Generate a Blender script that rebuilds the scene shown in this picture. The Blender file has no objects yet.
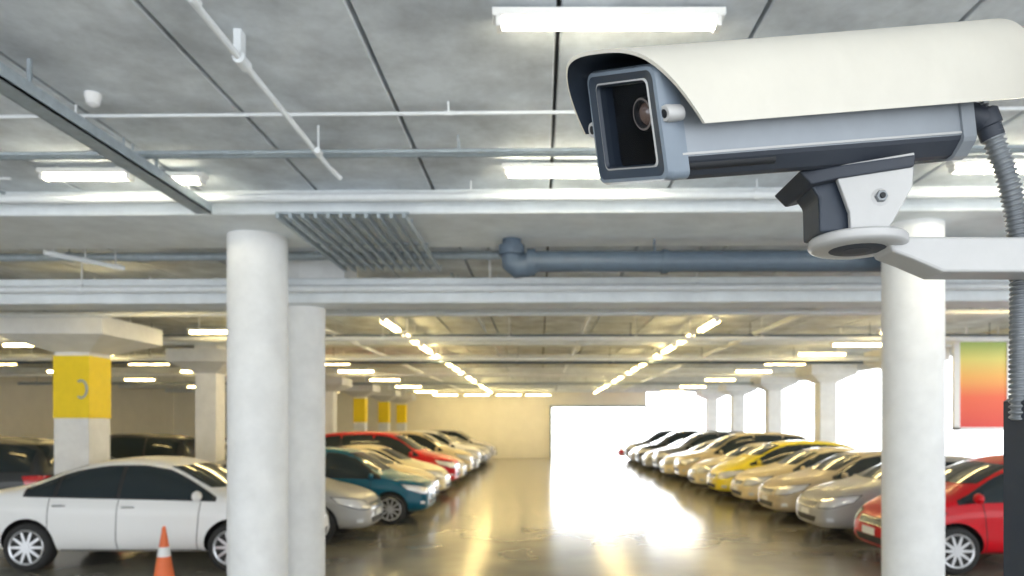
import bpy, bmesh, math, random
import numpy as np
from mathutils import Vector, Euler, Matrix
from mathutils.bvhtree import BVHTree
random.seed(4)
scene = bpy.context.scene
F = 700.0
def PX(px, py, Y):
    return Vector(((px-540)/F*Y, Y, 2+(425-py)/F*Y))

# ------------------------------------------------------------------ materials
def mat(name, col, rough=0.5, metal=0.0, noise=0.0, nscale=5.0, bump=0.0, coat=0.0, emis=None, estr=0.0, col2=None, objcol=False, spec=.5):
    m = bpy.data.materials.new(name); m.use_nodes = True
    nt = m.node_tree; b = nt.nodes['Principled BSDF']
    b.inputs['Base Color'].default_value = (*col, 1)
    b.inputs['Roughness'].default_value = rough
    b.inputs['Metallic'].default_value = metal
    b.inputs['Coat Weight'].default_value = coat
    b.inputs['Coat Roughness'].default_value = 0.06
    b.inputs['Specular IOR Level'].default_value = spec
    if objcol:
        oi = nt.nodes.new('ShaderNodeObjectInfo')
        nt.links.new(oi.outputs['Color'], b.inputs['Base Color'])
    if noise > 0 or bump > 0:
        tc = nt.nodes.new('ShaderNodeTexCoord')
        n = nt.nodes.new('ShaderNodeTexNoise'); n.inputs['Scale'].default_value = nscale
        n.inputs['Detail'].default_value = 8; n.inputs['Roughness'].default_value = 0.65
        nt.links.new(tc.outputs['Object'], n.inputs['Vector'])
        if noise > 0:
            r = nt.nodes.new('ShaderNodeValToRGB')
            c2 = col2 if col2 else tuple(c*(1-noise) for c in col)
            r.color_ramp.elements[0].position = 0.35; r.color_ramp.elements[1].position = 0.68
            r.color_ramp.elements[0].color = (*c2, 1); r.color_ramp.elements[1].color = (*col, 1)
            nt.links.new(n.outputs['Fac'], r.inputs['Fac'])
            nt.links.new(r.outputs['Color'], b.inputs['Base Color'])
        if bump > 0:
            bp = nt.nodes.new('ShaderNodeBump'); bp.inputs['Strength'].default_value = bump
            bp.inputs['Distance'].default_value = 0.01
            nt.links.new(n.outputs['Fac'], bp.inputs['Height'])
            nt.links.new(bp.outputs['Normal'], b.inputs['Normal'])
    if emis:
        b.inputs['Emission Color'].default_value = (*emis, 1)
        b.inputs['Emission Strength'].default_value = estr
    return m
M = {}
M['ceil'] = mat('ceiling_concrete', (.84,.90,.96), .85, noise=.42, nscale=1.7, bump=.3)
M['joint'] = mat('joint_dark', (.11,.12,.13), .9)
M['conc'] = mat('painted_concrete', (.88,.89,.89), .7, noise=.12, nscale=3, bump=.15)
M['beam'] = mat('beam_paint', (.87,.92,.95), .7, noise=.16, nscale=2.5, bump=.15)
M['wall'] = mat('cream_wall', (.96,.92,.80), .8, noise=.06, nscale=1.5)
M['wallw'] = mat('white_wall', (.85,.85,.82), .8, noise=.1, nscale=1.5)
M['yellow'] = mat('yellow_paint', (1.0,.74,.01), .6, noise=.08, nscale=6)
M['pipew'] = mat('pipe_white', (.83,.87,.90), .4, noise=.08, nscale=8)
M['pipeg'] = mat('pipe_grey', (.10,.14,.19), .45, noise=.15, nscale=8)
M['steel'] = mat('galvanised_steel', (.44,.51,.56), .5, metal=.2, noise=.2, nscale=12)
M['tube'] = mat('fluorescent_tube', (1,1,1), .5, emis=(1,.91,.68), estr=34)
M['tubew'] = mat('warm_fluorescent_tube', (1,1,1), .5, emis=(1,.74,.30), estr=36)
M['fixt'] = mat('fixture_white', (.9,.9,.88), .5, noise=.03)
M['orange'] = mat('cone_orange', (.95,.20,.06), .5, noise=.1, nscale=10)
M['white'] = mat('white_plastic', (.9,.9,.9), .5, noise=.03)
# floor
m = bpy.data.materials.new('polished_floor'); m.use_nodes = True
nt = m.node_tree; b = nt.nodes['Principled BSDF']
tc = nt.nodes.new('ShaderNodeTexCoord')
n1 = nt.nodes.new('ShaderNodeTexNoise'); n1.inputs['Scale'].default_value = .8; n1.inputs['Detail'].default_value = 6
nt.links.new(tc.outputs['Object'], n1.inputs['Vector'])
r = nt.nodes.new('ShaderNodeValToRGB')
r.color_ramp.elements[0].position=.3; r.color_ramp.elements[1].position=.7
r.color_ramp.elements[0].color=(.21,.20,.165,1); r.color_ramp.elements[1].color=(.32,.305,.25,1)
nt.links.new(n1.outputs['Fac'], r.inputs['Fac']); nt.links.new(r.outputs['Color'], b.inputs['Base Color'])
b.inputs['Roughness'].default_value=.185
b.inputs['IOR'].default_value = 1.95
M['floor'] = m
# car
M['paint'] = mat('car_paint', (.8,.8,.8), .35, metal=.0, coat=.35, objcol=True, spec=.3)
M['black'] = mat('black_trim', (.02,.02,.022), .6, noise=.2, nscale=20)
M['glass'] = mat('car_glass', (.02,.03,.035), .06, coat=.3)
M['chrome'] = mat('chrome', (.75,.76,.78), .2, metal=.9)
M['head'] = mat('headlight', (.85,.87,.9), .12, metal=.3, coat=1)
M['tail'] = mat('taillight', (.65,.02,.02), .15, coat=1)
M['tyre'] = mat('tyre_rubber', (.03,.03,.03), .8, bump=.3, nscale=60)
M['rim'] = mat('alloy_rim', (.62,.63,.65), .3, metal=.7)
M['plate'] = mat('licence_plate', (.85,.85,.82), .5)
# security camera
M['shield'] = mat('cream_shell', (.62,.60,.535), .42, noise=.06, nscale=9, coat=.1)
M['body'] = mat('blue_grey_metal', (.27,.30,.335), .38, metal=.2, noise=.08, nscale=14)
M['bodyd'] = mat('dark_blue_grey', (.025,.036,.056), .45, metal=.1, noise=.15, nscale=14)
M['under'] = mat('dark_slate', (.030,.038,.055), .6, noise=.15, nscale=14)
M['bez'] = mat('bezel_grey', (.19,.235,.29), .4, noise=.08, nscale=14)
M['bezf'] = mat('bezel_front', (.028,.042,.065), .4, noise=.08, nscale=14)
M['void'] = mat('inner_black', (.006,.008,.012), .6)
M['lens'] = mat('lens_glass', (.16,.10,.08), .04, coat=1)
M['lensr'] = mat('lens_ring', (.30,.25,.23), .3, metal=.3)
M['brk'] = mat('bracket_grey', (.45,.455,.46), .42, metal=.1, noise=.06, nscale=20)
M['cond'] = mat('conduit_metal', (.22,.24,.26), .35, metal=.5)

# ------------------------------------------------------------------ helpers
def obj_from(name, verts, faces, mats, fm=None, smooth=False, parent=None):
    me = bpy.data.meshes.new(name); me.from_pydata([tuple(v) for v in verts], [], faces)
    for mm in mats: me.materials.append(mm)
    if fm:
        for p, i in zip(me.polygons, fm): p.material_index = i
    if smooth:
        for p in me.polygons: p.use_smooth = True
    me.update()
    bm = bmesh.new(); bm.from_mesh(me); bmesh.ops.recalc_face_normals(bm, faces=bm.faces); bm.to_mesh(me); bm.free()
    o = bpy.data.objects.new(name, me); scene.collection.objects.link(o)
    if parent: o.parent = parent
    return o
class B:
    """mesh accumulator"""
    def __init__(s): s.v=[]; s.f=[]; s.m=[]
    def box(s, x0,x1,y0,y1,z0,z1, mi=0, c=0.0):
        i=len(s.v)
        if c<=0:
            s.v += [(x,y,z) for z in (z0,z1) for y in (y0,y1) for x in (x0,x1)]
            s.f += [tuple(i+k for k in q) for q in ((0,2,3,1),(4,5,7,6),(0,1,5,4),(1,3,7,5),(3,2,6,7),(2,0,4,6))]
            s.m += [mi]*6
        else:
            loops=[]
            for (ins,z) in ((c,z0),(0,z0+c),(0,z1-c),(c,z1)):
                loops.append([(x0+ins,y0+ins,z),(x1-ins,y0+ins,z),(x1-ins,y1-ins,z),(x0+ins,y1-ins,z)])
            s.loft(loops, mi, caps=True)
    def loft(s, loops, mi=0, caps=True, closed=True):
        i=len(s.v); n=len(loops[0])
        for l in loops: s.v += [tuple(p) for p in l]
        for a in range(len(loops)-1):
            for k in range(n if closed else n-1):
                k2=(k+1)%n
                s.f.append((i+a*n+k,i+a*n+k2,i+(a+1)*n+k2,i+(a+1)*n+k)); s.m.append(mi)
        if caps and closed:
            s.f.append(tuple(i+k for k in range(n))[::-1]); s.m.append(mi)
            b=i+(len(loops)-1)*n
            s.f.append(tuple(b+k for k in range(n))); s.m.append(mi)
    def rev(s, c, axis, prof, n=24, mi=0, caps=True):
        ax=Vector(axis).normalized(); up=Vector((0,0,1)) if abs(ax.z)<.9 else Vector((1,0,0))
        e1=ax.cross(up).normalized(); e2=ax.cross(e1)
        loops=[[Vector(c)+ax*t+(e1*math.cos(2*math.pi*k/n)+e2*math.sin(2*math.pi*k/n))*r for k in range(n)] for t,r in prof]
        s.loft(loops, mi, caps)
    def tube(s, pts, r, n=12, mi=0):
        pts=[Vector(p) for p in pts]; loops=[]; e1=None
        for i,p in enumerate(pts):
            t=(pts[min(i+1,len(pts)-1)]-pts[max(i-1,0)]).normalized()
            if e1 is None:
                up=Vector((0,0,1)) if abs(t.z)<.9 else Vector((1,0,0)); e1=t.cross(up).normalized()
            else: e1=(e1-t*e1.dot(t)).normalized()
            e2=t.cross(e1); rr=r[i] if isinstance(r,(list,tuple)) else r
            loops.append([p+(e1*math.cos(2*math.pi*k/n)+e2*math.sin(2*math.pi*k/n))*rr for k in range(n)])
        s.loft(loops, mi, True)
    def obj(s, name, mats, smooth=False, parent=None, auto=None):
        o=obj_from(name, s.v, s.f, mats, s.m, smooth or auto is not None, parent)
        if auto is not None:
            try:
                o.data.set_sharp_from_angle(angle=math.radians(auto))
            except Exception: pass
        return o
def empty(name, loc=(0,0,0)):
    e=bpy.data.objects.new(name,None); e.location=loc; scene.collection.objects.link(e); return e

# ------------------------------------------------------------------ room shell
H=4.2
XL,XR=-22.0,11.2
b=B(); b.box(XL,XR+6,-4,60,-.2,0); b.obj('floor',[M['floor']])
b=B(); x=.10-1.1*21
while x<XR:
    b.box(x+.014,x+1.1-.014,-4,43,H,H+.15,0,.008); x+=1.1
b.box(XL-1.2,XR+1,-4,43,H+.1,H+.3,1)
b.obj('ceiling',[M['ceil'],M['joint']])
b=B(); b.box(XL,.6,42,42.3,0,H); b.box(.6,6.4,42,42.3,3.1,H); b.obj('wall_back',[M['wall']])
b=B(); b.box(XL-.3,XL,-4,43,0,H); b.obj('wall_left',[M['wall']])
b=B(); b.box(10.6,10.8,-4,42,0,1.0); b.box(10.6,10.8,-4,42,3.8,H); b.obj('wall_right',[M['wallw']])
# exit door frame
b=B(); b.box(.58,.72,41.85,42.0,0,3.1); b.box(6.28,6.42,41.85,42.0,0,3.1); b.box(.58,6.42,41.85,42,3.04,3.18); b.obj('trim_1',[M['steel']])

def skew(y,x,k=.018): return y - x*k
def beam(name,y,d,z0,z1,mt='beam',x0=XL,x1=10.6,k=.018):
    bb=B()
    loops=[[(x,skew(y,x,k),z0),(x,skew(y,x,k)+d,z0),(x,skew(y,x,k)+d,z1),(x,skew(y,x,k),z1)] for x in (x0,x1)]
    bb.loft(loops); o=bb.obj(name,[M[mt]])
    md=o.modifiers.new('bev','BEVEL'); md.width=.02; md.segments=2
    return o
beam('ceiling_beam',6.5,1.25,3.97,H)
beam('ceiling_beam',8.8,.5,3.54,3.86)
for y in (12.0,16.9,21.8,26.7,31.6,36.5,41.0):
    beam('ceiling_beam',y,.45,3.93,H,k=0)

def rcol(name,X,Y,r,z1,cap=None):
    bb=B(); bb.rev((X,Y,0),(0,0,1),[(0,r),(z1,r)],40,0)
    if cap:
        bb.box(X+cap[0],X+cap[1],Y-.3,Y+.3,cap[2],cap[3],0,.02)
    return bb.obj(name,[M['conc']],auto=40)
rcol('column',-2.97,7.37,.30,3.975)
rcol('column',-3.1,9.25,.25,H,(.02,.60,3.82,H))
rcol('column',3.70,6.95,.28,3.975)
def sqcol(X,Y,w,yellow,capb=3.38,capt=3.80,cw=1.0,glyph=False):
    bb=B(); h=w/2
    bb.box(X-h,X+h,Y-h,Y+h,0,capb+.02,0,.02)
    loops=[[(X-a,Y-a,z),(X+a,Y-a,z),(X+a,Y+a,z),(X-a,Y+a,z)] for a,z in ((h+.02,capb-.12),(cw*.8,capb+.05),(cw,capb+.12),(cw,capt))]
    bb.loft(loops,0)
    bb.box(X-h*1.1,X+h*1.1,Y-h,Y+h,capt,H,0)
    if yellow:
        bb.box(X-h-.012,X+h+.012,Y-h-.012,Y+h+.012,2.12,3.2,1,.005)
    if glyph:
        pts=[]
        for i in range(13):
            a=math.radians(-120+i*20); pts.append((X+.18+.10*math.cos(a),Y-h-.02,2.62+.15*math.sin(a)))
        bb.tube(pts,.02,8,2)
    return bb.obj('yellow_banded_column' if yellow else 'capital_column',[M['conc'],M['yellow'],M['steel']])
for i,Y in enumerate((12.4,17.2,22,26.8,31.6,36.4,41)):
    sqcol(-8.1,Y,.60 if i==0 else .5,i in(0,4,5,6),cw=.92 if i==0 else .72,glyph=(i==0))
for Y in (18.6,23.8,29.1,34.4,39.6):
    sqcol(9.7,Y,.56,False,capb=3.55,capt=4.0,cw=.75)

# ------------------------------------------------------------------ pipes and conduits
def pipe(pts,r,mt,name='ceiling_pipe',col=True):
    bb=B(); bb.tube(pts,r,12,0)
    a,c=Vector(pts[0]),Vector(pts[-1]); L=(c-a).length; n=max(2,int(L/2.5))
    for i in range(n+1):
        p=a.lerp(c,(i+.3)/(n+.6))
        bb.box(p.x-.006,p.x+.006,p.y-.006,p.y+.006,p.z,H-.001,0)
        if col:
            d=(c-a).normalized()
            bb.rev(p,d,[(-.03,r),(-.03,r*1.25),(.03,r*1.25),(.03,r)],12,0)
    return bb.obj(name,[M[mt]],auto=50)
def tpipe(y,z,r,mt,x0=XL+.1,x1=10.4,k=.018): return pipe([(x0,skew(y,x0,k),z),(x1,skew(y,x1,k),z)],r,mt)
tpipe(4.75,4.12,.013,'pipew'); tpipe(5.3,4.08,.016,'steel'); tpipe(5.42,4.1,.022,'steel'); tpipe(6.3,4.06,.04,'pipew')
tpipe(6.0,4.14,.012,'pipew',x1=-4.6)
tpipe(8.1,4.1,.03,'pipew'); tpipe(8.45,4.05,.05,'steel')
tpipe(8.68,3.70,.045,'pipew')
tpipe(10.2,3.95,.05,'pipew'); tpipe(11.3,3.8,.04,'pipew'); tpipe(11.6,3.95,.03,'steel'); tpipe(14.2,3.75,.05,'pipew',k=0); tpipe(15.0,3.9,.04,'pipeg',k=0)
tpipe(18.5,3.75,.06,'pipew',k=0); tpipe(19.5,3.75,.05,'pipeg',k=0); tpipe(24.4,3.75,.06,'pipew',k=0); tpipe(29.4,3.75,.06,'steel',k=0)
pipe([(-1.68,1.0,4.05),(-1.68,5.55,4.05),(-1.62,5.68,4.0)],.019,'pipew')
pipe([(-5.6,7.9,3.95),(-5.05,8.5,3.9)],.03,'pipew'); pipe([(-4.9,1.0,4.12),(-4.9,6.4,4.12)],.015,'steel')
pipe([(4.6,9.5,3.95),(4.6,40,3.95)],.05,'pipew'); pipe([(-4.4,9.5,3.95),(-4.4,40,3.95)],.05,'pipew')
pipe([(.9,9.5,3.98),(.9,40,3.98)],.03,'pipew'); pipe([(-1.2,9.5,4.05),(-1.2,40,4.05)],.02,'steel')
bb=B(); bb.rev((-1.68,3.95,4.05),(0,1,0),[(-.06,.019),(-.055,.034),(.055,.034),(.06,.019)],14); bb.box(-1.70,-1.66,3.88,3.95,4.05,H-.001); bb.obj('pipe_coupling',[M['pipew']],auto=40)
bb=B(); bb.box(-3.14,-3.00,1.0,6.4,3.93,3.945); bb.box(-3.14,-3.13,1,6.4,3.93,4.02); bb.box(-3.01,-3.00,1,6.4,3.93,4.02)
for y in (2.5,4.2,5.6): bb.box(-3.08,-3.06,y,y+.02,3.94,H-.001)
bb.obj('cable_tray',[M['steel']])
bb=B()
for i in range(11):
    x=-2.4+i*.115; bb.box(x,x+.03,6.35,8.6,3.88,3.93)
for y in (6.4,7.5,8.5): bb.box(-2.42,-1.2,y,y+.04,3.93,3.95)
bb.box(-2.4,-2.38,6.7,6.72,3.93,3.97); bb.box(-1.24,-1.22,6.7,6.72,3.93,3.97)
bb.obj('ceiling_louvre',[M['steel']])
bb=B(); Yp=7.42; zp=3.73
bb.tube([(-.05,Yp,zp),(5.2,Yp-.03,zp)],.11,18)
bb.tube([(-.30,Yp,3.965),(-.30,Yp,3.80),(-.29,Yp,3.72),(-.24,Yp,3.68),(-.15,Yp,3.69),(-.05,Yp,zp)],[.10,.11,.125,.13,.125,.115],18)
bb.rev((-.30,Yp,3.82),(0,0,1),[(-.02,.11),(-.02,.14),(.08,.14),(.08,.11)],18)
bb.rev((-.12,Yp,zp-.01),(1,0,0),[(-.02,.11),(-.02,.145),(.07,.145),(.07,.11)],18)
bb.rev((1.3,Yp,zp),(1,0,0),[(-.01,.11),(-.01,.13),(.05,.13),(.05,.11)],18)
bb.box(1.2,1.22,Yp-.01,Yp+.01,3.8,3.969)
bb.obj('drain_pipe',[M['pipeg']],auto=45)
bb=B(); bb.rev((-2.97,4.65,H),(0,0,-1),[(0,.05),(.025,.05),(.04,.045),(.07,.04),(.085,.02),(.09,.004)],24); bb.obj('smoke_detector',[M['white']],auto=40)

# ------------------------------------------------------------------ lights
def tubelight(X,Y,Z=4.12,L=1.2,dbl=False,lng=False,mt='tube',r=.022):
    bb=B(); h=L/2
    def bx(a0,a1,b0,b1,z0,z1,mi=0,c=0):
        if lng: bb.box(X+b0,X+b1,Y+a0,Y+a1,z0,z1,mi,c)
        else: bb.box(X+a0,X+a1,Y+b0,Y+b1,z0,z1,mi,c)
    bx(-h-.04,h+.04,-.05,.05,Z+.03,Z+.075,0,.006)
    if Z+.08<H:
        for s in (-.7,.7): bx(s*h-.008,s*h+.008,-.008,.008,Z+.07,H-.001)
    for s in ((-.03,.03) if dbl else (0,)):
        c=(X+s,Y-h,Z) if lng else (X-h,Y+s,Z)
        bb.rev(c,(0,1,0) if lng else (1,0,0),[(0,.012),(.015,r),(L-.015,r),(L,.012)],12,1)
    for s in (-1,1): bx(s*(h+.005)-.015,s*(h+.005)+.015,-.04,.04,Z-.02,Z+.04)
    bb.obj('fluorescent_light',[M['fixt'],M[mt]],auto=40)
tubelight(.36,3.70,4.11,1.14,False)
tubelight(-3.85,5.95,4.1,.72); tubelight(-3.1,6.05,4.1,.35)
tubelight(.35,5.85,4.1,1.25,True)
tubelight(4.0,5.75,4.1,1.2,True)
tubelight(-1.2,-1.5,4.1,1.2,True); tubelight(2.5,-1.5,4.1,1.2,True)
for X in (-2.75,3.1):
    for k in range(14):
        tubelight(X,12.9+k*2.0,3.82,1.25,True,True,'tubew',.028)
for X in (-6.2,-11.5,-16,7.2):
    for Y in (10.4,13.6,15.8,17.9,20.6,23.6,28,33,38):
        tubelight(X,Y,3.80,1.2,False,False,'tubew',.03)
for X in (-5.4,-3.6,-1.8,-.1):  # extra tube row, added to brighten the back wall
    tubelight(X,39.9,3.7,1.4,True,False,'tubew')

# ------------------------------------------------------------------ cars
def mesh_eval(o):
    dg=bpy.context.evaluated_depsgraph_get(); return bpy.data.meshes.new_from_object(o.evaluated_get(dg))
CM=['paint','black','glass','chrome','head','tail','tyre','rim','plate']
def build_car(kind):
    if kind=='sedan':
        st=[(-2.22,.60,.42,.80,.86,.45),(-2.17,.72,.32,.90,.98,.55),(-2.0,.80,.27,.95,1.05,.60),(-1.6,.84,.22,.96,1.10,.62),(-1.25,.85,.22,.95,1.22,.60),(-.85,.86,.22,.94,1.39,.60),(-.4,.86,.22,.93,1.47,.60),(.1,.86,.22,.92,1.48,.60),(.5,.86,.22,.91,1.41,.60),(.85,.85,.22,.90,1.23,.62),(1.2,.85,.22,.89,1.04,.66),(1.5,.84,.22,.86,.98,.66),(1.8,.82,.22,.80,.91,.62),(2.05,.76,.22,.70,.81,.56),(2.18,.66,.24,.58,.67,.50),(2.24,.52,.30,.50,.56,.42)]
        ax=(1.36,-1.3); R=.32; pil=(-.95,-.12); ws=(1.08,1.37,.64,.53); rg=(1.15,1.37,.58,.5); fz=.66; rz=.86; doors=(.95,-.12,-1.02)
    elif kind=='hatchback':
        st=[(-1.93,.6,.45,.85,.95,.5),(-1.88,.74,.34,.9,1.12,.57),(-1.7,.80,.28,.94,1.36,.6),(-1.4,.83,.22,.95,1.46,.61),(-.9,.84,.22,.94,1.52,.61),(-.3,.85,.22,.93,1.54,.61),(.2,.85,.22,.92,1.50,.61),(.6,.84,.22,.91,1.36,.62),(1.0,.84,.22,.90,1.13,.65),(1.3,.83,.22,.86,1.0,.65),(1.55,.8,.22,.78,.92,.60),(1.78,.74,.22,.68,.79,.54),(1.9,.64,.24,.56,.64,.48),(1.96,.5,.30,.48,.54,.4)]
        ax=(1.2,-1.25); R=.31; pil=(-1.0,-.2); ws=(1.16,1.42,.62,.53); rg=(1.1,1.36,.56,.5); fz=.64; rz=.95; doors=(.85,-.2,-1.1)
    else:
        st=[(-2.2,.66,.5,1.0,1.12,.5),(-2.15,.78,.38,1.05,1.32,.6),(-2.0,.84,.32,1.07,1.60,.62),(-1.75,.87,.28,1.08,1.71,.64),(-1.2,.88,.27,1.07,1.76,.66),(-.4,.89,.27,1.06,1.78,.66),(.2,.89,.27,1.05,1.75,.66),(.6,.88,.27,1.04,1.62,.66),(.95,.88,.27,1.03,1.36,.68),(1.25,.87,.27,1.02,1.15,.71),(1.6,.86,.27,.99,1.10,.71),(1.95,.83,.27,.92,1.03,.68),(2.15,.76,.3,.82,.92,.6),(2.25,.62,.36,.66,.74,.5)]
        ax=(1.4,-1.35); R=.36; pil=(-1.1,-.15); ws=(1.24,1.65,.68,.58); rg=(1.2,1.6,.58,.52); fz=.78; rz=1.0; doors=(.95,-.15,-1.1)
    xs=[s[0] for s in st]
    top=lambda x: float(np.interp(x,xs,[s[4] for s in st])); belt=lambda x: float(np.interp(x,xs,[s[3] for s in st]))
    loops=[]
    for (x,w,zb,bt,tp,rw) in st:
        d=bt-zb; g=min(1,max(0,(tp-bt-.12)/.3))
        half=[(0,zb),(.78*w,zb),(.95*w,zb+.07),(w,zb+.36*d),(w*.985,zb+.62*d),(w*.998,zb+.78*d),(.955*w,bt-.01),(.955*w*(1-.5*g)+rw*.5*g+.012*g if g>0 else .9*w,bt+(tp-bt)*.45),(rw*(1.0) if g>0 else max(rw,.78*w),tp-.03-.045*g),(rw*.72,tp-.008),(0,tp)]
        ring=[(x,y,z) for y,z in half]+[(x,-y,z) for y,z in half[-2:0:-1]]
        loops.append(ring)
    bb=B(); bb.loft(loops,0,True); o=bb.obj('tmpcar',[M['paint'],M['black']],smooth=True)
    sb=o.modifiers.new('s','SUBSURF'); sb.levels=2; sb.render_levels=2
    me1=mesh_eval(o)
    bmx=bmesh.new(); bmx.from_mesh(me1); bvh=BVHTree.FromBMesh(bmx)
    cb=B()
    for a in ax:
        for s in (-1,1):
            cb.rev((a,s*.55,R+.01),(0,s,0),[(0,R+.045),(.6,R+.045)],36,1)
    oc=cb.obj('tmpcut',[M['paint'],M['black']])
    o2=bpy.data.objects.new('tmp2',me1); scene.collection.objects.link(o2)
    md=o2.modifiers.new('b','BOOLEAN'); md.operation='DIFFERENCE'; md.object=oc; md.solver='EXACT'
    bpy.context.view_layer.update()
    me2=mesh_eval(o2)
    if len(me2.polygons)<500: me2=me1
    acc=B()
    acc.v=[tuple(v.co) for v in me2.vertices]; acc.f=[tuple(p.vertices) for p in me2.polygons]; acc.m=[min(p.material_index,1) for p in me2.polygons]
    for t in (o,oc,o2): bpy.data.objects.remove(t)
    def resample(pts,n):
        P=[np.array(p,float) for p in pts]; d=[0]
        for i in range(1,len(P)): d.append(d[-1]+np.linalg.norm(P[i]-P[i-1]))
        t=np.linspace(0,d[-1],n)
        return [tuple(float(np.interp(tt,d,[p[k] for p in P])) for k in range(3)) for tt in t]
    def patch(tp,bt,d,mi,off=.006,nu=14,nv=6,mirror=True):
        for s in ((1,-1) if mirror else (1,)):
            T=resample(tp,nu); Bt=resample(bt,nu); idx={}
            dd=Vector((d[0],d[1]*s,d[2])).normalized()
            for i in range(nu):
                for j in range(nv):
                    p=Vector(T[i]).lerp(Vector(Bt[i]),j/(nv-1)); p.y*=s
                    h=bvh.ray_cast(p-dd*3,dd)
                    if h[0] is not None:
                        nrm=h[1] if h[1].dot(dd)<0 else -h[1]
                        idx[(i,j)]=len(acc.v); acc.v.append(tuple(h[0]+nrm*off))
            for i in range(nu-1):
                for j in range(nv-1):
                    q=[(i,j),(i+1,j),(i+1,j+1),(i,j+1)]
                    if all(k in idx for k in q):
                        qq=[idx[k] for k in q]
                        mx=max((Vector(acc.v[qq[k]])-Vector(acc.v[qq[(k+1)%4]])).length for k in range(4))
                        if mx<.4: acc.f.append(tuple(qq)); acc.m.append(mi)
    S=(0,-1,0); FR=(-1,0,0); RE=(1,0,0)
    tf=lambda x: top(x)-.115; bf=lambda x: belt(x)+.035
    gx=[x for x in np.arange(-2.1,1.4,.01) if tf(x)-bf(x)>.035]
    gx0,gx1=gx[0]+.12,gx[-1]
    def win(x0,x1,mi,off,e=0):
        X=np.linspace(x0,x1,16); patch([(x,.5,tf(x)+e) for x in X],[(x,.5,bf(x)-e) for x in X],S,mi,off,18,7)
    win(gx0-.02,gx1+.02,1,.004,.014)
    cuts=[gx0,pil[0],pil[1],gx1]
    for a,c in zip(cuts[:-1],cuts[1:]): win(a+.025,c-.03,2,.009,-.004)
    patch([(0,-ws[3],ws[1]-.015),(0,0,ws[1]),(0,ws[3],ws[1]-.015)],[(0,-ws[2],ws[0]),(0,0,ws[0]-.015),(0,ws[2],ws[0])],FR,2,.006,20,8,False)
    patch([(0,-rg[3],rg[1]),(0,rg[3],rg[1])],[(0,-rg[2],rg[0]),(0,rg[2],rg[0])],RE,2,.006,16,6,False)
    for i,xd in enumerate(doors):
        z0=.3
        patch([(xd,.5,bf(xd)-.02),(xd-(.02 if i else .05),.5,z0)],[(xd+.01,.5,bf(xd)-.02),(xd-(.02 if i else .05)+.01,.5,z0)],S,1,.003,16,2)
    patch([(ax[1]+.4,.5,.27),(ax[0]-.4,.5,.27)],[(ax[1]+.4,.5,.285),(ax[0]-.4,.5,.285)],S,1,.003,20,2)
    xa,xc=st[0][0],st[-1][0]
    patch([(0,-.4,fz+.01),(0,.4,fz+.01)],[(0,-.32,fz-.10),(0,.32,fz-.10)],FR,1,.006,14,5,False)
    for k in range(3): patch([(0,-.37,fz-.005-k*.035),(0,.37,fz-.005-k*.035)],[(0,-.36,fz-.018-k*.035),(0,.36,fz-.018-k*.035)],FR,3,.012,14,2,False)
    patch([(0,-.45,fz-.24),(0,.45,fz-.24)],[(0,-.38,fz-.34),(0,.38,fz-.34)],FR,1,.006,14,5,False)
    patch([(0,-.19,fz-.13),(0,.19,fz-.13)],[(0,-.19,fz-.23),(0,.19,fz-.23)],FR,8,.02,4,3,False)
    patch([(xc-.14,.40,fz+.06),(xc-.32,.66,fz+.125),(xc-.66,.80,fz+.165)],[(xc-.09,.42,fz-.095),(xc-.25,.66,fz-.075),(xc-.5,.80,fz+.03)],(-.72,-.69,0),1,.004,14,6)
    patch([(xc-.16,.42,fz+.05),(xc-.32,.66,fz+.11),(xc-.62,.80,fz+.15)],[(xc-.1,.44,fz-.08),(xc-.25,.66,fz-.06),(xc-.5,.80,fz+.04)],(-.72,-.69,0),4,.009,14,6)
    patch([(xc-.2,.62,fz-.24),(xc-.2,.74,fz-.24)],[(xc-.2,.62,fz-.3),(xc-.2,.74,fz-.3)],(-.85,-.5,0),4,.008,5,4)
    patch([(xa+.1,.5,rz+.03),(xa+.2,.7,rz+.05),(xa+.4,.8,rz+.04)],[(xa+.1,.5,rz-.1),(xa+.2,.7,rz-.13),(xa+.35,.8,rz-.12)],(.75,-.66,0),5,.008,12,6)
    patch([(0,-.2,rz-.05),(0,.2,rz-.05)],[(0,-.2,rz-.15),(0,.2,rz-.15)],RE,8,.01,4,3,False)
    patch([(0,-.55,rz-.42),(0,.55,rz-.42)],[(0,-.5,rz-.5),(0,.5,rz-.5)],RE,1,.006,12,4,False)
    for xh in (doors[1]+.14,doors[2]+.14):
        for s in (1,-1):
            h=bvh.ray_cast(Vector((xh,3*s,bf(xh)-.11)),Vector((0,-s,0)))
            if h[0] is not None:
                y=h[0].y; acc.tube([(xh-.08,y,h[0].z),(xh-.06,y+s*.028,h[0].z),(xh+.06,y+s*.028,h[0].z),(xh+.08,y,h[0].z)],.013,8,3 if kind!='hatchback' else 0)
    xm=gx1-.18
    for s in (1,-1):
        zc=bf(xm)+.06; y0=.80 if kind!='suv' else .84
        prof=[(-.001,.02),(.02,.06),(.06,.075),(.11,.068),(.15,.035),(.158,.005)]
        i0=len(acc.v); acc.rev((xm,s*(y0+.03),zc),(0,s,0),prof,14,0)
        for k in range(i0,len(acc.v)):
            v=acc.v[k]; acc.v[k]=(xm+(v[0]-xm)*.75,v[1],zc+(v[2]-zc)*.95)
        acc.tube([(xm,s*(y0-.05),zc-.06),(xm,s*(y0+.08),zc-.02)],.022,8,1)
    hw=max(s[1] for s in st)
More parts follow.
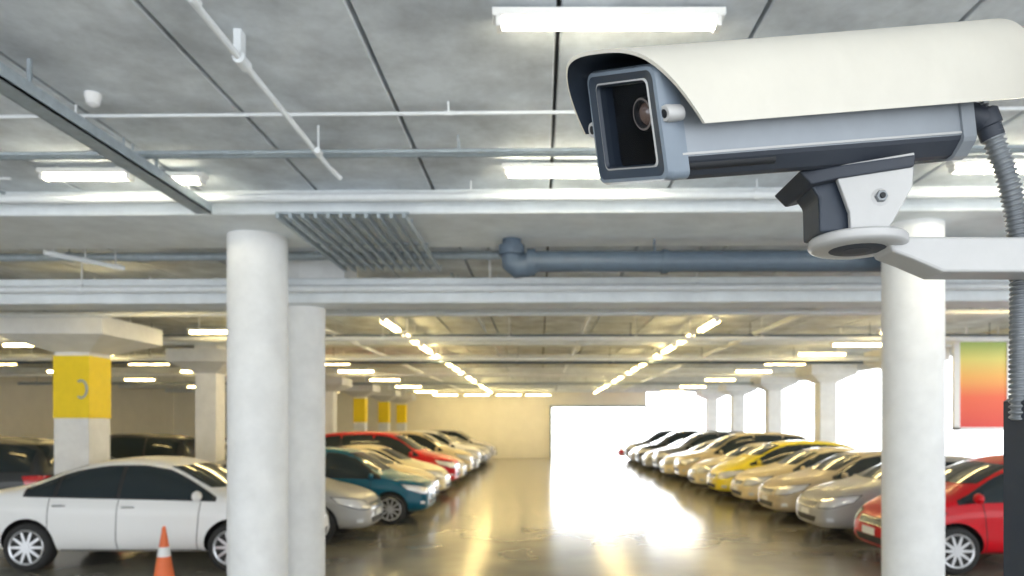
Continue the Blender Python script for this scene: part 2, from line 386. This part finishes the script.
    for a in ax:
        for s in (1,-1):
            yo=s*(hw-.015); c=(a,yo,R); A=(0,-s,0)
            acc.rev(c,A,[(.012,R*.66),(0,R*.74),(.0,R*.88),(.02,R*.97),(.05,R),(.15,R),(.18,R*.97),(.2,R*.8)],32,6)
            acc.rev(c,A,[(.004,R*.64),(-.004,R*.70),(.006,R*.74)],32,7,False)
            acc.rev(c,A,[(.004,R*.64),(.06,R*.62)],32,7,False)
            acc.rev(c,A,[(.055,R*.65),(.06,R*.01)],24,1,True)
            acc.rev(c,A,[(.0,R*.02),(.0,R*.15),(.05,R*.17)],16,7)
            for k in range(10):
                t=2*math.pi*k/10; dr=Vector((math.cos(t),0,math.sin(t))); pr=Vector((-math.sin(t),0,math.cos(t)))
                C0=Vector((a,yo-s*.004,R))
                l0=[C0+dr*R*.12+pr*.022,C0+dr*R*.12-pr*.022,C0+dr*R*.12-pr*.02-Vector((0,s*.03,0)),C0+dr*R*.12+pr*.02-Vector((0,s*.03,0))]
                l1=[C0+dr*R*.66+pr*.014,C0+dr*R*.66-pr*.014,C0+dr*R*.66-pr*.014-Vector((0,s*.03,0)),C0+dr*R*.66+pr*.014-Vector((0,s*.03,0))]
                acc.loft([l0,l1],7,True)
    me=bpy.data.meshes.new(kind+'_mesh'); me.from_pydata(acc.v,[],acc.f)
    for k in CM: me.materials.append(M[k])
    for p,i in zip(me.polygons,acc.m): p.material_index=i; p.use_smooth=True
    me.update()
    try: me.set_sharp_from_angle(angle=math.radians(42))
    except Exception: pass
    bmx.free()
    return me
CAR={k:build_car(k) for k in ('sedan','hatchback','suv')}
def car(kind,X,Y,rot,col,sc=1.0,j=True):
    o=bpy.data.objects.new(kind,CAR[kind]); scene.collection.objects.link(o)
    o.location=(X,Y,0); o.rotation_euler=(0,0,rot+(random.uniform(-.015,.015) if j else 0)); o.scale=(sc,sc,sc)
    o.color=(*col,1); return o
WHT=(.90,.90,.89); SIL=(.42,.42,.41); CHA=(.54,.45,.30); RED=(.62,.002,.012); TEAL=(.0,.10,.17); DRK=(.04,.045,.05); YEL=(.93,.76,.05); BEI=(.72,.60,.36); GRY=(.20,.21,.23); CRE=(.82,.73,.48)
hl={'sedan':2.24,'hatchback':1.96,'suv':2.25}
car('sedan',-5.62,10.38,0,WHT,1.045,False)
for kind,fx,Y,c,s in (('sedan',-2.9,12.55,SIL,.96),('suv',-2.25,14.75,TEAL,.87),('sedan',-2.5,17.0,BEI,1),('sedan',-2.5,19.2,CRE,1),('suv',-2.5,21.6,RED,1.02),('sedan',-2.55,24.0,CRE,1),('suv',-2.5,26.3,BEI,1),('sedan',-2.5,28.6,SIL,1),('suv',-2.6,30.9,WHT,1),('sedan',-2.5,33.2,GRY,1),('sedan',-2.5,35.5,SIL,1),('suv',-2.5,37.8,SIL,1),('sedan',-2.5,40.1,WHT,1)):
    car(kind,fx-hl[kind]*s,Y,0,c,s)
for kind,fx,Y,c,s in (('hatchback',4.78,10.15,RED,1.03),('sedan',4.75,12.5,SIL,1),('sedan',4.75,14.8,CHA,1),('sedan',4.75,17.0,BEI,1),('hatchback',4.65,19.1,YEL,1.04),('sedan',4.6,21.3,CRE,1),('suv',4.6,23.6,BEI,1),('sedan',4.5,25.9,CRE,1),('suv',4.6,28.2,GRY,1),('sedan',4.5,30.5,SIL,1),('suv',4.5,32.8,DRK,1),('sedan',4.5,35.1,SIL,1),('suv',4.5,37.4,GRY,1),('sedan',4.4,39.7,RED,1)):
    car(kind,fx+hl[kind]*s,Y,math.pi,c,s)
for kind,rx,Y,c in (('suv',-9.3,13.9,DRK),('sedan',-9.4,16.6,GRY),('suv',-9.4,19.4,DRK),('sedan',-9.3,22.2,DRK),('sedan',-9.3,25,WHT),('suv',-9.3,27.8,RED),('sedan',-9.3,30.6,SIL),('sedan',-9.3,33.4,DRK)):
    car(kind,rx-2.22,Y,math.pi,c)

def cone(X,Y,h=.72,c1='orange'):
    bb=B(); w=.19*h/.72
    bb.box(X-w,X+w,Y-w,Y+w,0,.035,0,.008)
    k=h/.72
    pr=lambda z:(.135-(z/.72)*.115)
    for z0,z1,mi in ((.03,.36,0),(.36,.48,1),(.48,.72,0)):
        bb.rev((X,Y,0),(0,0,1),[(z0*k,pr(z0)*k+(.002 if mi else 0)),(z1*k,pr(z1)*k+(.002 if mi else 0))],24,mi)
    bb.rev((X,Y,0),(0,0,1),[(.72*k,.02*k),(.735*k,.012*k)],16,0)
    bb.obj('traffic_cone',[M[c1],M['white']],auto=40)
cone(-4.70,8.75)

# hanging poster
m=bpy.data.materials.new('poster_print'); m.use_nodes=True; nt=m.node_tree; pb=nt.nodes['Principled BSDF']
tc=nt.nodes.new('ShaderNodeTexCoord'); sp=nt.nodes.new('ShaderNodeSeparateXYZ'); rr=nt.nodes.new('ShaderNodeValToRGB')
nt.links.new(tc.outputs['Generated'],sp.inputs[0]); nt.links.new(sp.outputs['Z'],rr.inputs['Fac']); nt.links.new(rr.outputs['Color'],pb.inputs['Base Color'])
e=rr.color_ramp.elements; e[0].color=(.75,.07,.05,1); e[1].color=(.45,.62,.18,1)
for p,c in ((.35,(.9,.15,.06,1)),(.6,(.95,.5,.12,1)),(.8,(.85,.75,.2,1))):
    q=e.new(p); q.color=c
par=empty('hanging_poster',(0,0,0))
bb=B(); bb.box(9.35,10.4,15.6,15.64,1.95,3.85); bb.obj('print',[m],parent=par)
bb=B()
for a in ((9.22,9.35),(10.4,10.48)): bb.box(a[0],a[1],15.58,15.66,1.9,3.9)
bb.box(9.22,10.48,15.58,15.66,3.85,3.92); bb.box(9.22,10.48,15.58,15.66,1.88,1.95)
bb.box(9.5,9.53,15.6,15.63,3.9,H-.001); bb.box(10.2,10.23,15.6,15.63,3.9,H-.001); bb.obj('frame',[M['white']],parent=par)

# ------------------------------------------------------------------ security camera
q=[.421,-.2338,.2441,.1656,.1493,.578,.1718,.3123]
Rm=Euler((q[2],q[1],q[0]),'XYZ').to_matrix(); A0=Vector((q[6],.9,q[7]+2))
cor={(0,0,0):(-6.4,2.1),(0,0,1):(3.9,-8.8),(0,1,1):(4.5,7.2),(0,1,0):(-1.4,4.2),(1,0,0):(-10.6,-7.5),(1,0,1):(9.5,3.6),(1,1,0):(-10.6,-7.5),(1,1,1):(9.5,3.6)}
CR={}
for k,(rx,ry) in cor.items():
    p=A0+Rm@Vector((k[0]*q[5],k[1]*q[3],k[2]*q[4])); p.x-=rx*p.y/F; p.z+=ry*p.y/F; CR[k]=p
def T(u,v,w):
    r=Vector((0,0,0))
    for k,p in CR.items():
        r+=p*((u if k[0] else 1-u)*(v if k[1] else 1-v)*(w if k[2] else 1-w))
    return r
class C(B):
    def obj(s,*a,**k):
        s.v=[tuple(T(*p)) for p in s.v]; return B.obj(s,*a,**k)
cam=empty('security_camera',tuple(T(.5,.5,.5)))
def fin(o):
    o.parent=cam; o.matrix_parent_inverse=Matrix.Translation(-Vector(cam.location)); return o
def rrect(v0,v1,w0,w1,rv,rw,u,n=6):
    pts=[]
    for cx,cy,a0 in ((v1-rv,w1-rw,0),(v0+rv,w1-rw,90),(v0+rv,w0+rw,180),(v1-rv,w0+rw,270)):
        for i in range(n+1):
            a=math.radians(a0+90*i/n); pts.append((u,cx+rv*math.cos(a),cy+rw*math.sin(a)))
    return pts
sec=[(.03,.97),(.03,.20),(.045,.16),(.15,.03),(.21,.0),(.79,.0),(.85,.03),(.955,.16),(.97,.20),(.97,.97)]
c=C(); N=8
c.loft([[(u,v,w) for v,w in sec] for u in np.linspace(.01,.985,N)],0,False)
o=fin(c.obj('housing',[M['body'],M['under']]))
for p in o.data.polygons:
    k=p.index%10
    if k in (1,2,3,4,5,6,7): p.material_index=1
c=C()
s2=[(v*1.0+(-.025 if v<.5 else .025),w+(-.02 if w<.3 else 0)) for v,w in sec]
c.loft([[(u,v,w) for v,w in s2] for u in (.965,.97,1.01,1.02)],0)
fin(c.obj('rear_cap',[M['body']]))
c=C(); c.loft([[(u,.01,.215),(u,.01,.235),(u,.035,.235),(u,.035,.215)] for u in (.02,.96)],0); fin(c.obj('side_lip',[M['brk']]))
# bezel
c=C()
O0=rrect(.02,.98,.0,1,.08,.09,.035); O1=rrect(.0,1,.0,1,.08,.09,-.012); O2=rrect(.02,.98,.02,.98,.08,.09,-.024)
I0=rrect(.05,.95,.05,.95,.07,.08,-.026)
c.loft([O0,O1,O2,I0],0,False)
J1=rrect(.13,.87,.13,.89,.05,.06,-.022); c.loft([I0,J1],4,False)
J2=rrect(.145,.855,.145,.875,.05,.06,-.024); c.loft([J1,J2],1,False)
I2=rrect(.16,.84,.16,.86,.04,.05,-.016); c.loft([J2,I2],2,False)
I3=rrect(.16,.84,.16,.86,.04,.05,.02); c.loft([I2,I3],2,False)
I4=rrect(.06,.94,.08,.92,.04,.05,.025); I5=rrect(.06,.94,.08,.92,.04,.05,.30)
c.loft([I3,I4,I5],3,False); c.f.append(tuple(range(len(c.v)-len(I5),len(c.v)))); c.m.append(3)
fin(c.obj('bezel',[M['bez'],M['brk'],M['bodyd'],M['void'],M['bezf']],auto=35))
def ring(u,v,w,r,n=28):
    return [(u,v+r/.1656*math.cos(2*math.pi*i/n),w+r/.1493*math.sin(2*math.pi*i/n)) for i in range(n)]
c=C(); lv,lw=.50,.60
c.loft([ring(.25,lv,lw,.022),ring(.035,lv,lw,.022),ring(.03,lv,lw,.0205),ring(.03,lv,lw,.017),ring(.04,lv,lw,.015)],0)
c.loft([ring(.0295,lv,lw,.0212),ring(.028,lv,lw,.0205),ring(.028,lv,lw,.0185)],2,False)
c.loft([ring(.0395,lv,lw,.0152),ring(.033,lv,lw,.012),ring(.029,lv,lw,.007),ring(.028,lv,lw,.001)],1)
fin(c.obj('lens',[M['void'],M['lens'],M['lensr']],auto=40))
gm=bpy.data.materials.new('window_pane'); gm.use_nodes=True; g=gm.node_tree; g.nodes.clear()
go=g.nodes.new('ShaderNodeOutputMaterial'); gx_=g.nodes.new('ShaderNodeMixShader'); gt=g.nodes.new('ShaderNodeBsdfTransparent'); gg=g.nodes.new('ShaderNodeBsdfGlossy'); gg.inputs['Roughness'].default_value=.03; gt.inputs['Color'].default_value=(.85,.87,.9,1)
gg.inputs['Color'].default_value=(.6,.65,.75,1); gx_.inputs[0].default_value=.03
g.links.new(gt.outputs[0],gx_.inputs[1]); g.links.new(gg.outputs[0],gx_.inputs[2]); g.links.new(gx_.outputs[0],go.inputs[0])
c=C(); c.v=[(.0,.15,.15),(.0,.85,.15),(.0,.85,.87),(.0,.15,.87)]; c.f=[(0,1,2,3)]; c.m=[0]; fin(c.obj('glass_pane',[gm]))
for (lu,lv,lw) in ((.0,-.01,.58),(.0,1.02,.5)):
    c=C(); r=.0115
    c.loft([ring(.022,lv,lw,r*.9),ring(-.012,lv,lw,r),ring(-.02,lv,lw,r*.85)],0)
    c.loft([ring(-.0205,lv,lw,r*.5),ring(-.021,lv,lw,r*.45)],1)
    fin(c.obj('lug',[M['brk'],M['void']],auto=40))
# sunshield
def shield_pt(t,s,th=0):
    a=math.pi*(1-t); cx=.5; rv=.66-th; top=1.15+.09*s-th*1.1; low=.47
    ca,sa=math.cos(a),math.sin(a)
    v=cx+rv*math.copysign(abs(ca)**.62,ca); w=low+(top-low)*(abs(sa)**.78)
    return v,w
c=C(); NT=48
def sstep(x): x=min(1,max(0,x)); return x*x*(3-2*x)
def sh_loops(th):
    L=[]
    for s in np.linspace(0,1,14):
        l=[]
        for i in range(NT+1):
            t=i/NT; v,w=shield_pt(t,s,th)
            _,w0=shield_pt(t,0,0)
            k=max(0,(1.15-w0)/.68)
            near=1-sstep((t-.3)/.4)
            uf=-.09+near*.04+k*(.10*near+.07*(1-near))
            l.append((uf+(1.27-uf)*s,v,w))
        L.append(l)
    return L
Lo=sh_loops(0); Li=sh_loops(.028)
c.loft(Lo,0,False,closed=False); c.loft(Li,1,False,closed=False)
c.loft([Lo[0],Li[0]],0,False,closed=False); c.loft([Lo[-1],Li[-1]],0,False,closed=False)
c.loft([[l[0] for l in Lo],[l[0] for l in Li]],0,False,closed=False)
c.loft([[l[-1] for l in Lo],[l[-1] for l in Li]],0,False,closed=False)
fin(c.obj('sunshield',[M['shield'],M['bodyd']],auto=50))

Yb=1.10
def prism(name,pts,y0,y1,mt,bev=.002):
    bb=B(); P=[PX(px,py,y0) for px,py in pts]
    bb.loft([[(p.x,y0,p.z) for p in P],[(p.x,y1,p.z) for p in P]],0)
    o=bb.obj(name,[M[mt]]); md=o.modifiers.new('b','BEVEL'); md.width=bev; md.segments=2; fin(o); return o
prism('swivel_plate_front',[(833,166),(915,152),(913,186),(893,222),(886,230),(851,230),(850,212)],1.05,1.06,'brk')
prism('swivel_plate_back',[(833,160),(912,150),(913,186),(893,222),(886,230),(851,230),(850,212)],1.14,1.15,'brk')
prism('swivel_block',[(800,170),(843,160),(838,176),(855,212),(852,232),(820,232),(819,197)],1.065,1.135,'bodyd',.004)
prism('mount_pad',[(799,171),(916,154),(915,166),(838,178),(812,184)],1.045,1.16,'under',.003)
pb=PX(880,197,1.05)
bb=B(); bb.rev((pb.x,1.053,pb.z),(0,-1,0),[(0,.013),(.003,.013),(.004,.0115)],24,0); bb.rev((pb.x,1.049,pb.z),(0,-1,0),[(0,.009),(.006,.009),(.007,.008)],6,1)
bb.rev((pb.x,1.041,pb.z),(0,-1,0),[(0,.0045),(.0015,.004)],12,2); fin(bb.obj('pivot_bolt',[M['brk'],M['cond'],M['void']],auto=40))
pd=PX(857,243,Yb)
bb=B(); bb.rev((pd.x,Yb,pd.z-.011),(0,0,1),[(0,.045),(0,.064),(.003,.0705),(.006,.0725),(.015,.0725),(.018,.070),(.020,.05)],48,0)
bb.rev((pd.x,Yb,pd.z-.0125),(0,0,1),[(0,.02),(.002,.022)],24,1); bb.rev((pd.x,Yb,pd.z-.0118),(0,0,1),[(0,.04),(.002,.045)],24,1)
fin(bb.obj('base_disc',[M['brk'],M['under']],auto=35))
arm=[(885,233),(905,236),(1075,237),(1075,272),(944,272),(914,259),(893,251)]
prism('wall_arm',arm,1.07,1.13,'brk',.004)
# pole + junction box
pole=empty('camera_pole',(.90,1.1,0)); PI=Matrix.Translation((-.90,-1.1,0))
bb=B(); bb.rev((.90,1.1,0),(0,0,1),[(0,.12),(.02,.12),(.02,.052),(3.1,.052),(3.12,.03)],32,0); o=bb.obj('shaft',[M['under']],auto=40); o.parent=pole; o.matrix_parent_inverse=PI
bb=B(); zt=PX(1010,397,1.12).z
bb.box(.768,.87,1.10,1.16,1.2,zt,0,.006); bb.box(.776,.86,1.094,1.10,1.22,zt-.02,1)
o=bb.obj('junction_box',[M['bodyd'],M['under']]); o.parent=pole; o.matrix_parent_inverse=PI
# conduit
ctrl=[PX(974,108,1.15),PX(986,120,1.15),PX(996,146,1.15),PX(1008,180,1.155),PX(1017,225,1.17),PX(1021,280,1.17),PX(1021,340,1.15),PX(1021,400,1.13),PX(1021,420,1.13)]
def catmull(P,n=40):
    out=[]
    for i in range(len(P)-1):
        p0,p1,p2,p3=P[max(i-1,0)],P[i],P[i+1],P[min(i+2,len(P)-1)]
        for k in range(n):
            t=k/n; out.append(.5*((2*p1)+(p2-p0)*t+(2*p0-5*p1+4*p2-p3)*t*t+(3*p1-p0-3*p2+p3)*t**3))
    return out+[P[-1]]
path=catmull(ctrl)
d=[0]
for i in range(1,len(path)): d.append(d[-1]+(path[i]-path[i-1]).length)
n=int(d[-1]/.0014); pts=[];rs=[]
for i in range(n):
    s=i/(n-1)*d[-1]; pts.append(Vector([float(np.interp(s,d,[p[k] for p in path])) for k in range(3)])); rs.append(.0155+.0022*math.sin(s/.0085*2*math.pi))
bb=B(); bb.tube(pts,rs,18,0); fin(bb.obj('flexible_conduit',[M['cond']],smooth=True))
bb=B(); g0,g1=ctrl[0],ctrl[2]; gd=(g1-ctrl[1])
bb.tube([T(.99,.3,.5),ctrl[1]],.020,20,0); bb.rev(ctrl[1],gd,[(-.016,.016),(-.012,.021),(.012,.021),(.014,.018),(.03,.018),(.034,.016)],20,0)
fin(bb.obj('cable_gland',[M['under']],auto=40))

# ------------------------------------------------------------------ world + camera
w=bpy.data.worlds.new('World'); scene.world=w; w.use_nodes=True
nt=w.node_tree; bg=nt.nodes['Background']; bg.inputs[0].default_value=(.92,.96,1.0,1)
tc=nt.nodes.new('ShaderNodeTexCoord'); dt=nt.nodes.new('ShaderNodeVectorMath'); dt.operation='DOT_PRODUCT'
dt.inputs[1].default_value=Vector((.10,.985,.12)).normalized()
mr=nt.nodes.new('ShaderNodeMapRange'); mr.interpolation_type='SMOOTHSTEP'
mr.inputs['From Min'].default_value=.90; mr.inputs['From Max'].default_value=1.0; mr.inputs['To Min'].default_value=3.2; mr.inputs['To Max'].default_value=14
nt.links.new(tc.outputs['Generated'],dt.inputs[0]); nt.links.new(dt.outputs['Value'],mr.inputs['Value']); nt.links.new(mr.outputs['Result'],bg.inputs[1])
cd=bpy.data.cameras.new('Camera'); co=bpy.data.objects.new('Camera',cd); scene.collection.objects.link(co)
co.location=(0,0,2); co.rotation_euler=(math.radians(90),0,0)
cd.sensor_width=36; cd.lens=F/1024*36; cd.shift_x=-28/1024; cd.shift_y=137/1024; cd.clip_start=.05
cd.dof.use_dof=True; cd.dof.focus_distance=1.0; cd.dof.aperture_fstop=5.6
scene.camera=co
try:
    scene.view_settings.view_transform='Standard'
except Exception: pass
